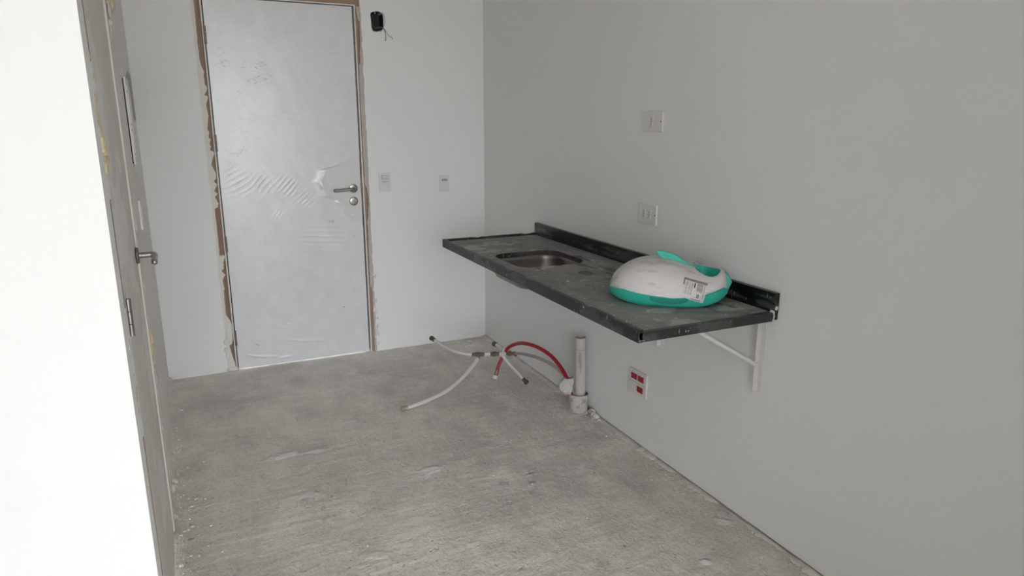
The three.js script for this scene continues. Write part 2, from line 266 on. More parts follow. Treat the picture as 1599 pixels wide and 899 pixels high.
  const film = surface(300, 620, (s, t) => {
    const y = 0.010 + t * 2.098, right = lerpTable(tear, y) + 0.004 * (fbm(y * 60, 2, 2) - 0.5), x = -1.619 + s * (right + 1.619);
    let z = 0.0014 + 0.0022 * (fbm(x * 5, y * 3.2, 3) - 0.45) + 0.0012 * (fbm(x * 16 + y * 9, y * 7, 3) - 0.5);
    z += crease(x, y, -1.40, 1.115, 0.85, 0.028, [0.04, 0.05], 0.0042) + crease(x, y, -1.25, 1.085, 0.8, 0.024, [0.04, 0.06], 0.004) + crease(x, y, -1.17, 1.02, 0.7, 0.022, [0.04, 0.06], 0.003);
    z += crease(x, y, -1.06, 0.78, -0.08, 0.030, [0.13, 0.075], 0.0026) + crease(x, y, -1.52, 1.13, 0.5, 0.03, [0.05, 0.09], 0.0018) + crease(x, y, -1.22, 1.5, -0.2, 0.035, [0.10, 0.06], 0.0006);
    z += crease(x, y, -1.32, 0.93, 0.9, 0.02, [0.025, 0.03], 0.003) + crease(x, y, -1.10, 0.40, 0.9, 0.02, [0.02, 0.03], 0.003) + crease(x, y, -1.33, 0.26, -0.5, 0.03, [0.06, 0.05], 0.002);
    for (const [x0, x1, y0, dip, a] of [[-1.33, -1.08, 0.155, 0.04, 0.0035], [-1.58, -1.38, 0.095, 0.045, 0.004], [-1.4, -1.3, 0.045, 0.0, 0.0025]]) { const k = (x - x0) / (x1 - x0); if (k > 0 && k < 1) z += a * Math.sin(k * Math.PI) * Math.exp(-(((y - (y0 - dip * k * (2 - k) * 0.8)) / 0.006) ** 2)); }
    const ed = right - x; if (y > 0.84 && y < 1.28) z += 0.006 * Math.exp(-((ed / 0.03) ** 2)) * (0.4 + vnoise(y * 45, x * 20)) * smooth(0.84, 0.9, y) * smooth(1.28, 1.2, y);
    return [x, y, z];
  });
  { const p = film.attributes.position, uv = film.attributes.uv; for (let i = 0; i < uv.count; i++) uv.setXY(i, (p.getX(i) + 1.623) / 0.8, p.getY(i) / 2.12); }
  const fm = new THREE.MeshPhysicalMaterial({ map: filmTex, roughness: 0.3, clearcoat: 0.3, clearcoatRoughness: 0.25, side: THREE.DoubleSide });
  part('protective_film', film, fm, d).userData.label = 'wrinkled plastic film torn away round the lock';
  // hardware
  const h = new THREE.Group(); h.name = 'lever_handle'; d.add(h);
  const ring = new THREE.LatheGeometry([[0.0, 0], [0.026, 0], [0.0265, 0.005], [0.024, 0.009], [0.012, 0.0095], [0, 0.0095]].map(p => new THREE.Vector2(...p)), 40); ring.rotateX(Math.PI / 2);
  const rose = part('rose', ring.clone().translate(-0.871, 1.066, -0.004), steel, h);
  part('lever', [rod([-0.871, 1.066, 0.002], [-0.871, 1.066, 0.048], 0.0095), tube([[-0.871, 1.066, 0.040], [-0.873, 1.066, 0.050], [-0.885, 1.0655, 0.053], [-0.93, 1.063, 0.053], [-0.992, 1.060, 0.053]], 0.0092, 40, 16), new THREE.SphereGeometry(0.0092, 16, 10).translate(-0.992, 1.060, 0.053)], steel, h);
  const k = new THREE.Group(); k.name = 'lock_cylinder'; d.add(k);
  part('escutcheon', ring.clone().translate(-0.873, 0.988, -0.004), steel, k); part('keyway', [bx(-0.875, -0.871, 0.979, 0.990, 0.0055, 0.0062), rod([-0.873, 0.992, 0.005], [-0.873, 0.992, 0.0065], 0.0055)], darkMetal, k);
  part('strike_plate', bx(-0.8225, -0.8165, 1.07, 1.15, -0.03, -0.002), darkMetal, d);
  for (const y of [1.917, 1.347, 0.775, 0.206]) { const kn = []; for (let i = 0; i < 3; i++) kn.push(rod([-1.6215, y - 0.046 + i * 0.031, 0.005], [-1.6215, y - 0.017 + i * 0.031, 0.005], 0.0062)); part('hinge', kn.concat(bx(-1.6235, -1.6195, y - 0.045, y + 0.045, -0.03, 0.003)), darkMetal, d); }
  // broken plaster over the jamb boards: ragged pieces [y, inner edge x]
  const fringe = (tab, outer, sgn, mat, jit) => {
    const inn = [], out = [], y0 = tab[0][0], y1 = tab.at(-1)[0], n = Math.max(8, Math.round(Math.abs(y1 - y0) / 0.006));
    for (let i = 0; i <= n; i++) { const y = y0 + (y1 - y0) * i / n; inn.push([lerpTable(tab, y) + jit * (fbm(y * 90, outer * 50, 3) - 0.5), y]); out.push([outer + 0.010 * (fbm(y * 30, outer * 9 + 4, 3) - 0.5), y]); }
    const g = ext(inn.concat(out.reverse()), 0.0125, 0); g.translate(0, 0, -0.0108); part('broken_plaster', metricUV(g), mat, d);
  };
  const Lf = [[0.004, -1.636], [0.035, -1.638], [0.060, -1.641], [0.102, -1.650], [0.16, -1.660], [0.181, -1.652], [0.195, -1.638], [0.30, -1.636], [0.317, -1.642], [0.355, -1.662], [0.50, -1.660], [0.508, -1.655], [0.565, -1.661], [0.586, -1.650], [0.593, -1.641], [0.62, -1.662], [0.635, -1.646], [0.66, -1.655], [0.672, -1.644], [0.700, -1.639], [0.709, -1.662], [0.985, -1.663], [0.990, -1.640], [1.002, -1.650], [1.006, -1.638], [1.05, -1.656], [1.058, -1.648], [1.064, -1.638], [1.081, -1.656], [1.108, -1.641], [1.121, -1.637], [1.135, -1.655], [1.150, -1.640], [1.177, -1.637], [1.185, -1.638], [1.230, -1.657], [1.262, -1.648], [1.279, -1.638], [1.300, -1.636], [1.308, -1.657], [1.330, -1.648], [1.34, -1.655], [1.37, -1.647], [1.376, -1.656], [1.411, -1.650], [1.42, -1.658], [1.46, -1.652], [1.497, -1.646], [1.55, -1.653], [1.565, -1.648], [1.598, -1.637], [1.604, -1.656], [1.63, -1.641], [1.645, -1.638], [1.66, -1.648], [1.70, -1.649], [1.73, -1.645], [1.76, -1.658], [1.80, -1.661], [1.88, -1.662], [2.0, -1.661], [2.156, -1.662]];
  fringe(Lf.map(([y, x]) => [y, x]), -1.677, 1, plaster, 0.004);
  fringe([[0.004, -0.789], [0.10, -0.788], [0.43, -0.7855], [0.44, -0.800], [0.50, -0.797], [0.60, -0.7985], [0.70, -0.796], [0.80, -0.7935], [0.86, -0.799], [0.88, -0.789], [0.95, -0.784], [1.0, -0.781], [1.07, -0.789], [1.085, -0.800], [1.2, -0.8015], [1.4, -0.801], [1.6, -0.8015], [1.78, -0.801], [1.80, -0.792], [1.92, -0.786], [2.03, -0.784], [2.05, -0.796], [2.10, -0.8], [2.114, -0.803]], -0.774, -1, greyPlaster, 0.006);
  const spall = [];
  for (let i = 0; i < 14; i++) { const y = 0.02 + rnd() * 0.5; spall.push(lump(-0.768 + rr(-0.012, 0.012), y, 0.0, 0.008, rr(0.008, 0.02), 0.005, 0.5, 2)); }
  for (let i = 0; i < 8; i++) spall.push(lump(-1.672 + rr(-0.012, 0.008), rr(0.01, 0.14), 0.0, 0.010, rr(0.008, 0.022), 0.004, 0.6, 3, 4));
  spall.push(lump(-1.655, 0.235, -0.001, 0.020, 0.065, 0.009, 0.55, 4, 4), lump(-1.672, 0.19, 0, 0.016, 0.022, 0.007, 0.6, 4, 4), lump(-1.646, 0.275, -0.002, 0.011, 0.03, 0.008, 0.6, 4, 4), lump(-1.652, 0.015, 0.004, 0.03, 0.014, 0.012, 0.6, 4, 4), lump(-1.653, 0.655, -0.006, 0.008, 0.012, 0.008, 0.4, 2), lump(-1.649, 0.7, -0.006, 0.014, 0.014, 0.009, 0.4, 2));
  part('plaster_lump', spall, plaster, d).userData.kind = 'stuff';
}
// ------------------------------------------------------------------ bathroom door in the left wall (seen almost edge-on)
{
  const d = group('door_2', LEFT.p, LEFT.turn); structure(d, 'plain bathroom door in the left wall, foamed into its opening');
  const leafTex = texture(512, 1024, (u, v) => { const n = fbm(u * 2.2, v * 14, 4), m = fbm(u * 9, v * 22 + 7, 4), f = smooth(0.56, 0.63, n) * (0.4 + 0.6 * m), c = 0.97 + 0.05 * m; return [224 * c + (240 - 224) * f, 217 * c + (237 - 217) * f, 210 * c + (233 - 210) * f]; });
  const leafM = std({ map: leafTex, roughness: 0.6 });
  const leaf = bx(-0.04, -0.001, 0.01, 2.08, 1.685, 2.478, 0.0015); { const p = leaf.attributes.position, uv = leaf.attributes.uv; for (let i = 0; i < uv.count; i++) uv.setXY(i, (p.getZ(i) - 1.68) / 0.8, p.getY(i) / 2.1); }
  part('door_leaf', leaf, leafM, d);
  part('door_frame', [bx(-0.13, 0.0, 0.004, 2.115, 2.482, 2.534, 0.002), bx(-0.13, 0.004, 0.004, 2.115, 1.612, 1.681, 0.002), bx(-0.13, 0.0, 2.084, 2.115, 1.681, 2.482, 0.002)], std({ color: '#e8e2da', roughness: 0.6 }), d);
  for (const [y0, y1] of [[1.59, 2.115], [1.07, 1.31], [0.004, 0.76]]) part('frame_core', bx(-0.02, 0.0042, y0, y1, 2.531, 2.5355), std({ color: '#7d6f64', roughness: 0.9 }), d);
  part('door_stop', [bx(-0.10, -0.044, 0.004, 2.084, 1.681, 1.70), bx(-0.10, -0.044, 0.004, 2.084, 2.46, 2.482)], whiteFrame, d);
  // lever
  const h = new THREE.Group(); h.name = 'lever_handle'; d.add(h);
  const ring = new THREE.LatheGeometry([[0.0, 0], [0.026, 0], [0.0265, 0.005], [0.024, 0.009], [0, 0.0095]].map(p => new THREE.Vector2(...p)), 40); ring.rotateZ(-Math.PI / 2);
  part('rose', ring.translate(0, 1.052, 1.765), darkMetal, h);
  part('lever', [rod([0.0, 1.052, 1.765], [0.05, 1.052, 1.765], 0.0095), tube([[0.040, 1.052, 1.765], [0.050, 1.052, 1.767], [0.054, 1.052, 1.78], [0.054, 1.050, 1.83], [0.054, 1.049, 1.885]], 0.0092, 40, 16), new THREE.SphereGeometry(0.0092, 16, 10).translate(0.054, 1.049, 1.885)], steel, h);
  for (const y of [0.25, 1.035, 1.86]) { const kn = []; for (let i = 0; i < 3; i++) kn.push(rod([0.006, y - 0.045 + i * 0.03, 2.479], [0.006, y - 0.017 + i * 0.03, 2.479], 0.0068)); part('hinge', kn.concat(bx(-0.002, 0.001, y - 0.044, y + 0.044, 2.44, 2.52)), steel, d); }
  // expanding foam squeezed out of both gaps
  const F = (m, ...a) => part('expanding_foam', lump(...a), m, d);
  const cluster = (m, n, x, y, z, dx, dy, dz, r) => { const q = []; for (let i = 0; i < n; i++) { const t = rr(-1, 1); q.push(lump(x * rr(0.4, 1), y + dy * t, z + dz * rr(-1, 1), dx * (1 - 0.5 * Math.abs(t)) * rr(0.7, 1.2), r * rr(0.6, 1.4), r * rr(0.8, 1.5), 0.45, 3, 2.6)); } part('expanding_foam', q, m, d).userData.kind = 'stuff'; };
  cluster(foamYellow, 9, 0.003, 1.415, 2.51, 0.008, 0.045, 0.02, 0.014); cluster(foamCream, 14, 0.001, 1.53, 2.535, 0.006, 0.075, 0.012, 0.012); cluster(plaster, 8, 0.001, 1.43, 2.535, 0.004, 0.07, 0.01, 0.014);
  cluster(foamCream, 14, 0.020, 1.865, 1.60, 0.017, 0.045, 0.03, 0.024); cluster(plaster, 6, 0.010, 1.785, 1.60, 0.009, 0.03, 0.03, 0.018);
  cluster(foamYellow, 10, 0.006, 0.70, 1.60, 0.009, 0.045, 0.02, 0.016); cluster(foamCream, 9, 0.004, 0.585, 1.60, 0.008, 0.05, 0.02, 0.014);
  cluster(plaster, 12, 0.003, 1.14, 1.60, 0.008, 0.09, 0.02, 0.018); cluster(plaster, 16, 0.002, 0.84, 1.60, 0.006, 0.16, 0.012, 0.014); cluster(plaster, 20, 0.003, 0.32, 1.60, 0.006, 0.22, 0.014, 0.016); cluster(foamCream, 9, 0.001, 0.87, 2.535, 0.003, 0.10, 0.006, 0.012); cluster(plaster, 8, 0.001, 0.98, 2.535, 0.003, 0.05, 0.006, 0.012);
}
// fuse panel and switch in the left wall
{
  const g = group('fuse_panel', LEFT.p, LEFT.turn); tag(g, 'flat white fuse panel cover in the left wall beyond the bathroom door', 'fuse panel');
  part('box', [bx(-0.10, -0.095, 1.305, 1.63, 0.815, 1.095), bx(-0.095, 0.004, 1.305, 1.312, 0.815, 1.095), bx(-0.095, 0.004, 1.623, 1.63, 0.815, 1.095), bx(-0.095, 0.004, 1.312, 1.623, 0.815, 0.822), bx(-0.095, 0.004, 1.312, 1.623, 1.088, 1.095)], std({ color: '#2c2a29', roughness: 0.8 }), g);
  const cover = part('cover', bx(0.004, 0.011, 1.30, 1.635, 0.80, 1.093, 0.001), plateWhite, g);
  part('cover', bx(0.011, 0.014, 1.33, 1.605, 0.84, 1.065, 0.001), plateWhite, g);
  for (const [y, z] of [[1.58, 1.085], [1.455, 1.085], [1.435, 1.085], [1.34, 1.085]]) part('screw', rod([0.010, y, z], [0.0128, y, z], 0.0045), darkMetal, cover);
  part('plaster_patch', lump(0.002, 1.652, 1.07, 0.009, 0.024, 0.05, 0.4, 4, 3), plaster, g); part('plaster_patch', lump(0.002, 1.275, 1.0, 0.009, 0.026, 0.05, 0.4, 4, 3), plaster, g);
}
{
  const g = group('light_switch', LEFT.p, LEFT.turn); tag(g, 'slim white switch plate on the left wall below the fuse panel', 'switch');
  part('plate', bx(0, 0.009, 1.045, 1.162, 1.06, 1.135, 0.002), plateWhite, g); part('rocker', bx(0.009, 0.012, 1.075, 1.13, 1.08, 1.115, 0.001), moduleWhite, g);
}
// ------------------------------------------------------------------ black stone worktop under a film of dust
const rrect = (x0, x1, z0, z1, r, n = 7) => { const o = []; for (const [cx, cz, a0] of [[x1 - r, z1 - r, 0], [x0 + r, z1 - r, 1], [x0 + r, z0 + r, 2], [x1 - r, z0 + r, 3]]) for (let i = 0; i <= n; i++) { const a = (a0 + i / n) * Math.PI / 2; o.push([cx + r * Math.cos(a), cz + r * Math.sin(a)]); } return o; };
const SINK = [-0.492, -0.148, 1.235, 1.59, 0.075];
{
  const w = group('worktop', [0, 0, 0]); tag(w, 'long black stone kitchen worktop fixed to the right wall, grey with plaster dust', 'worktop');
  const topTex = texture(1024, 2048, (u, v) => {                 // 0.6 x 1.9 m
    const x = u * 0.6, z = v * 1.9, n = fbm(x * 6, z * 5, 4), st = fbm(x * 5 + z * 4, z * 22 - x * 10, 4), f = fbm(x * 60, z * 60, 3), g = vnoise(x * 300, z * 300);
    let k = 0.80 + 0.26 * n + 0.16 * (st - 0.5) + 0.10 * (f - 0.5) + 0.06 * (g - 0.5);
    const scrape = smooth(0.63, 0.70, fbm(x * 24 + 5, z * 9, 3)) * smooth(0.45, 0.6, fbm(x * 3.2, z * 2.6 + 9, 3)); k *= 1 - 0.28 * scrape;
    const wipe = smooth(0.60, 0.68, fbm(x * 9 + z * 3, z * 14 + 30, 3)); k *= 1 + 0.22 * wipe;
    const speck = smooth(0.88, 0.93, vnoise(x * 160 + 9, z * 160)) * smooth(0.5, 0.7, f); 
    const c = 146 * k; return [c + 90 * speck, c * 0.99 + 90 * speck, c * 0.965 + 88 * speck];
  });
  topTex.repeat.set(1 / 0.6, 1 / 1.9);
  const edgeTex = texture(1024, 512, (u, v) => {                 // bare polished granite with white splashes
    const x = u * 1.0, y = v * 0.5, f = fbm(x * 22, y * 40, 4), g = vnoise(x * 260, y * 260), s = smooth(0.86, 0.92, vnoise(x * 230 + 3, y * 230)) * smooth(0.45, 0.62, fbm(x * 16, y * 16 + 5, 3)), d = smooth(0.52, 0.66, fbm(x * 7 + 4, y * 30, 4));
    const c = 24 + 14 * f + 14 * g + 34 * d; return [c + 140 * s, c * 0.98 + 138 * s, c * 0.97 + 132 * s];
  });
  const splashTex = texture(1024, 512, (u, v) => {
    const x = u * 1.0, y = v * 0.5, s = smooth(0.88, 0.94, vnoise(x * 200 + 3, y * 200)) * smooth(0.45, 0.62, fbm(x * 16, y * 16 + 5, 3)), d = smooth(0.60, 0.72, fbm(x * 5 + 4, y * 60, 4)) * smooth(0.5, 0.62, fbm(x * 3 + 14, y * 9, 3)), g = vnoise(x * 300, y * 300);
    const c = 10 + 8 * g; return [c + 120 * s + 60 * d, c + 118 * s + 59 * d, c + 116 * s + 57 * d];
  });
  const dusty = std({ map: topTex, roughness: 0.75 }), stone = std({ map: edgeTex, roughness: 0.42 }), polished = std({ map: splashTex, roughness: 0.3 });
  const toUV = g => { g = metricUV(g); return g; };
  const slab = ext([[-0.572, 0.786], [-0.022, 0.786], [-0.022, 2.577], [-0.572, 2.577]], 0.022, 0, [rrect(...SINK)]); slab.rotateX(Math.PI / 2); slab.translate(0, 0.842, 0); 
  part('top', toUV(slab), [dusty, stone], w);
  const chip = (g, amp) => { const p = g.attributes.position; for (let i = 0; i < p.count; i++) { const x = p.getX(i), y = p.getY(i), z = p.getZ(i); if (y > 0.835) p.setY(i, y - amp * smooth(0.62, 0.75, fbm(z * 22 + x * 22, 3, 3))); } return g; };
  const lipFront = new THREE.BoxGeometry(0.016, 0.042, 1.793, 1, 2, 240).translate(-0.568, 0.832, 1.6805), lipLeft = new THREE.BoxGeometry(0.556, 0.042, 0.018, 80, 2, 1).translate(-0.298, 0.832, 0.793);
  part('front_edge', toUV(chip(lipFront.toNonIndexed(), 0.0035)), stone, w);
  part('left_edge', toUV(chip(lipLeft.toNonIndexed(), 0.004)), stone, w);
  part('right_edge', toUV(bx(-0.560, -0.026, 0.812, 0.8435, 2.558, 2.5785, 0.0015)), stone, w);
  part('backsplash', toUV(bx(-0.021, -0.001, 0.838, 0.909, 0.784, 2.577, 0.0015)), polished, w);
  part('backsplash_foot', toUV(bx(-0.012, -0.001, 0.815, 0.853, 2.535, 2.576, 0.001)), stone, w);
  part('filler_bead', [lump(-0.019, 0.828, 2.568, 0.0065, 0.018, 0.010, 0.3, 3), lump(-0.012, 0.856, 2.574, 0.008, 0.009, 0.006, 0.4, 3), lump(-0.022, 0.842, 2.57, 0.006, 0.008, 0.01, 0.3, 2)], plaster, w).userData.label = 'white filler bead at the wall end';
  // dried plaster splashes standing on the stone
  const bits = []; for (let i = 0; i < 46; i++) { const z = rr(0.9, 2.55), x = rr(-0.55, -0.05), s = rr(0.0008, 0.0026); if (x > SINK[0] - .01 && x < SINK[1] + .01 && z > SINK[2] - .01 && z < SINK[3] + .01) continue; bits.push(lump(x, 0.8424, z, s * 1.4, s * 0.5, s, 0.4, 1, 2)); } bits.push(lump(-0.43, 0.843, 1.885, 0.008, 0.0015, 0.005, 0.4, 2));
  const b = part('plaster_splash', bits, plaster, w); b.userData.kind = 'stuff';
}
{ // undermount steel sink bowl
  const s = group('sink', [0, 0, 0]); tag(s, 'small steel sink bowl hung under the cut-out in the black worktop', 'sink');
  const bowl = (x0, x1, z0, z1, r, inset) => surface(9, 64, (a, t) => {
    const prof = [[0.012, 0], [0, 0], [-0.001, -0.03], [-0.004, -0.075], [-0.012, -0.100], [-0.028, -0.113], [-0.05, -0.1175], [-0.09, -0.119], [-0.13, -0.1205], [-0.166, -0.122]], q = prof[Math.round(a * 9)], R = rrect(x0 - q[0] - inset, x1 + q[0] + inset, z0 - q[0] - inset, z1 + q[0] + inset, Math.max(0.004, r + q[0] * 0.55), 15), p = R[Math.round(t * 64) % 64];
    return [p[0], 0.8195 + q[1] * 0.72 - (inset ? 0.0012 : 0), p[1]];
  });
  const ws = std({ color: '#8f8a86', roughness: 0.38, metalness: 0.9 }); ws.side = THREE.DoubleSide;
  part('bowl', [bowl(SINK[0] - .004, SINK[1] + .004, SINK[2] - .004, SINK[3] + .004, SINK[4], 0.0), bowl(SINK[0] - .004, SINK[1] + .004, SINK[2] - .004, SINK[3] + .004, SINK[4], 0.0014)], ws, s);
  part('drain', new THREE.LatheGeometry([[0, 0.002], [0.03, 0.002], [0.038, 0.004], [0.043, 0.002], [0.044, 0]].map(p => new THREE.Vector2(...p)), 32).translate((SINK[0] + SINK[1]) / 2, 0.733, (SINK[2] + SINK[3]) / 2), darkMetal, s);
}
{ // white steel wall brackets
  const mk = (z, label) => {
    const b = group('wall_bracket', [0, 0, z]); tag(b, label, 'bracket');
    const m = std({ color: '#e2dfda', roughness: 0.55 });
    part('upright', [bx(-0.004, 0, 0.533, 0.812, -0.017, 0.017, 0.001), bx(-0.026, -0.004, 0.533, 0.812, -0.0025, 0.0025, 0.001)], m, b);
    part('arm', [bx(-0.50, -0.004, 0.808, 0.812, -0.015, 0.015, 0.001), bx(-0.50, -0.026, 0.790, 0.808, -0.0025, 0.0025, 0.001)], m, b);
    const br = rod([-0.018, 0.635, 0.0], [-0.30, 0.800, 0.0], 0.0085, 0.0085, 8); part('brace', br, m, b);
    return b;
  };
  mk(2.515, 'white steel bracket at the near end of the worktop, its whole upright in view'); mk(1.956, 'white steel bracket halfway under the worktop, only its foot showing');
}
// ------------------------------------------------------------------ plastic tub upside down on the worktop
{
  const t = group('plastic_tub', [-0.242, 0.842, 2.26], -0.660); tag(t, 'white and turquoise plastic tub with a price label lying on the black worktop', 'tub');
  const TOP = [[-0.197, .036], [-0.193, .055], [-0.186, .077], [-0.176, .092], [-0.157, .110], [-0.135, .125], [-0.11, .137], [-0.089, .1445], [-0.06, .150], [-0.03, .152], [0.025, .147], [.06, .138], [.093, .128], [.13, .120], [.16, .116], [.19, .1165], [.204, .114], [.212, .104], [.216, .085], [.218, .055]];
  const BOT = [[-0.2, .03], [-.17, .016], [-0.135, .008], [-.08, .0015], [0, .0005], [.1, .0015], [.15, .008], [.19, .022], [.218, .04]];
  const SPL = [[-0.2, .034], [-.185, .045], [-.16, .052], [-.135, .054], [-.08, .048], [.03, .040], [.115, .048], [.17, .06], [.2, .068], [.218, .055]];
  const w = u => 0.152 * Math.sqrt(Math.max(0, 1 - Math.abs((u - 0.012) / 0.2085) ** 2.6)) + 0.0005;
  const clean = tab => tab.map(([a, b], i) => [a, i ? Math.max(b, 0) : b]);
  const top = u => lerpTable(TOP, u), bot = u => lerpTable(clean(BOT), u), spl = u => Math.min(lerpTable(SPL, u), top(u) - 0.0005);
  const RIM = [[.085, .134], [.10, .127], [.117, .118], [.135, .111], [.151, .1065], [.165, .1055], [.178, .108], [.188, .1135], [.195, .117]];
  const inP = u => u > .086 && u < .194;
  // dome section: angle 0 at the front seam, PI at the back seam
  const dome = (u, a) => { const c = Math.cos(a), s = Math.sin(a), e = 0.82; return [Math.sign(c) * Math.abs(c) ** e * w(u), spl(u) + (top(u) - spl(u)) * s ** 0.9]; };
  const a1 = u => { if (!inP(u)) return 1.50; const r = Math.min(1, Math.max(0.02, (lerpTable(RIM, u) - spl(u)) / (top(u) - spl(u)))); return Math.min(1.50, Math.asin(Math.min(1, r ** (1 / 0.9)))); };
  const a2 = u => inP(u) ? 1.52 + 0.55 * Math.sin(Math.PI * (u - .086) / .108) : 1.52;
  const U = s => -0.197 + 0.4149 * (0.5 - 0.5 * Math.cos(Math.PI * s));
  const P = (u, a) => { const [z, y] = dome(u, a); return [u, y, z]; };
  const whiteTex = texture(256, 256, (u, v) => { const d = smooth(0.52, 0.72, fbm(u * 7, v * 5, 4)), k = 1 - 0.10 * d - 0.03 * fbm(u * 30, v * 30, 2); return [228 * k, 222 * k, 219 * k]; });
  const white = std({ map: whiteTex, roughness: 0.55 }); white.side = THREE.DoubleSide;
  const teal = std({ color: '#3fc4ae', roughness: 0.42 }); teal.side = THREE.DoubleSide;
  const tealDirty = std({ color: '#339a88', roughness: 0.7 });
  part('shell', [surface(90, 24, (s, q) => { const u = U(s); return P(u, a1(u) * q); }), surface(90, 24, (s, q) => { const u = U(s); return P(u, a2(u) + (Math.PI - a2(u)) * q); })], white, t);
  // turquoise lining seen through the dip in the rim
  part('lining', surface(90, 14, (s, q) => { const u = U(s), A = a1(u), B = a2(u), a = A + (B - A) * q, p = P(u, A + (B - A) * q), dip = inP(u) ? Math.sin(Math.PI * q) ** 0.35 * 0.05 * Math.sin(Math.PI * (u - .086) / .108) ** 0.5 : 0; const z0 = P(u, A), z1 = P(u, B); return inP(u) ? [u, z0[1] + (z1[1] - z0[1]) * q - dip, z0[2] + (z1[2] - z0[2]) * q] : p; }), teal, t);
  // turquoise body below the seam
  const lower = (u, b) => { const W = w(u) * 1.025 + 0.0005, yb = bot(u), ys = spl(u), c = Math.cos(b), k = Math.sin(b); const f = 0.80 + 0.20 * k ** 0.6; return [u * 1.02, yb + (ys - yb) * k, W * f]; };
  const side = sg => surface(90, 12, (s, q) => { const u = U(s), p = lower(u, q * Math.PI / 2); return [p[0], p[1], sg * p[2]]; });
  const floorS = surface(90, 8, (s, q) => { const u = U(s), p = lower(u, 0); return [p[0], p[1], p[2] * (1 - 2 * q)]; });
  const seam = sg => surface(90, 2, (s, q) => { const u = U(s), p = lower(u, Math.PI / 2); return [p[0], p[1] + 0.0004, sg * (p[2] - 0.010 * q)]; });
  part('base', [side(1), side(-1), floorS, seam(1), seam(-1)], teal, t);
  // worn grip patch pressed into the side
  part('grip', surface(30, 8, (s, q) => { const u = -0.045 + 0.125 * s, h = Math.sin(Math.PI * s) ** 0.6, lo = 0.35 + (1 - h) * 0.3, b = Math.asin(clamp(lo + (0.93 - lo) * q, 0, 1)), p = lower(u, b); return [p[0], p[1], p[2] + 0.0012 * Math.sin(Math.PI * q) * h + 0.0002]; }), tealDirty, t);
  // lifted handle flap with a slot
  const flap = ext([[-.037, .179], [-.01, .1765], [.022, .168], [.045, .158], [.062, .146], [.095, .128], [.118, .118], [.118, .112], [.09, .119], [.056, .126], [.02, .132], [-.004, .143], [-.022, .157]], 0.012, 0.003, [[[-.006, .164], [.010, .163], [.022, .159], [.012, .155], [-.004, .157]]]);
  part('handle', flap.translate(0, 0, -0.006), teal, t); part('handle_recess', ext([[-.008, .166], [.012, .164], [.026, .159], [.012, .153], [-.006, .155]], 0.004).translate(0, 0, -0.003), std({ color: '#1f7f70', roughness: 0.6 }), t);
  part('spout', ext([[.205, .05], [.212, .098], [.219, .097], [.238, .070], [.226, .036], [.212, .034]], 0.05, 0.003).translate(0, 0, -0.065), teal, t);
  part('wire_tie', tube([[.10, .128, -.03], [.112, .140, -.03], [.118, .150, -.03], [.126, .147, -.03], [.121, .140, -.028], [.113, .134, -.03], [.128, .128, -.03]], 0.0016, 50, 6), pexGrey, t);
  // price label bent over the seam
  const cv = document.createElement('canvas'); cv.width = 256; cv.height = 256; const c = cv.getContext('2d');
  c.fillStyle = '#dcd8d4'; c.fillRect(0, 0, 256, 256); c.fillStyle = '#8f8680'; c.fillRect(0, 0, 256, 26); c.fillRect(0, 0, 14, 90); c.fillStyle = '#5d5653';
  for (let i = 0; i < 6; i++) for (let y = 40; y < 200; y += 1) if (vnoise(i * 9.1, y * 0.35) > 0.42) c.fillRect(22 + i * 15, y, 3 + (i % 2) * 3, 1.5);
  c.fillStyle = '#3a3533'; c.fillRect(118, 34, 13, 56); c.fillStyle = '#7a726e'; for (let i = 0; i < 16; i++) c.fillRect(150, 34 + i * 6, 66, 2 + 3 * vnoise(i * 3.3, 1)); c.fillStyle = '#5a4044'; for (let y = 34; y < 190; y += 9) c.fillRect(228, y, 8, 5);
  c.fillStyle = '#3a3533'; c.fillRect(168, 160, 22, 46); c.fillStyle = '#dcd8d4'; c.fillRect(174, 168, 10, 12); c.fillRect(174, 186, 10, 12); c.fillStyle = '#3a3533'; for (let x = 110; x < 210; x += 16) c.fillRect(x, 232, 11, 10);
  const lt = new THREE.CanvasTexture(cv); lt.colorSpace = THREE.SRGBColorSpace;
  const zAt = (u, y) => { if (y > spl(u)) { const s = clamp((y - spl(u)) / (top(u) - spl(u)), 0, 1) ** (1 / 0.9), a = Math.asin(s); return Math.abs(Math.cos(a)) ** 0.82 * w(u); } const k = clamp((y - bot(u)) / (spl(u) - bot(u)), 0, 1); return (w(u) * 1.025 + 0.0005) * (0.80 + 0.20 * k ** 0.6); };
  const LC = [[.068, .110], [.146, .090], [.133, .022], [.054, .052]];
  const label = surface(14, 14, (s, q) => { const e = 1 - q, u = LC[3][0] * (1 - s) * e + LC[2][0] * s * e + LC[0][0] * (1 - s) * q + LC[1][0] * s * q, y = LC[3][1] * (1 - s) * e + LC[2][1] * s * e + LC[0][1] * (1 - s) * q + LC[1][1] * s * q; return [u, y, Math.max(zAt(u, y), zAt(u, y + 0.006) - 0.002) + 0.0028]; });
  part('price_label', label, std({ map: lt, roughness: 0.6, side: THREE.DoubleSide }), t).userData.label = 'white barcode price label';
}
// ------------------------------------------------------------------ wall plates
function plateRight(name, label, cat, z0, z1, y0, y1, build) {
  const g = group(name, [0, (y0 + y1) / 2, (z0 + z1) / 2], -Math.PI / 2); tag(g, label, cat);      // local x = along -z... faces the room along local z
  const w = z1 - z0, h = y1 - y0; part('plate', new RoundedBoxGeometry(w, h, 0.010, 3, 0.003).translate(0, 0, 0.005), plateWhite, g);
  build(g, w, h); return g;
}
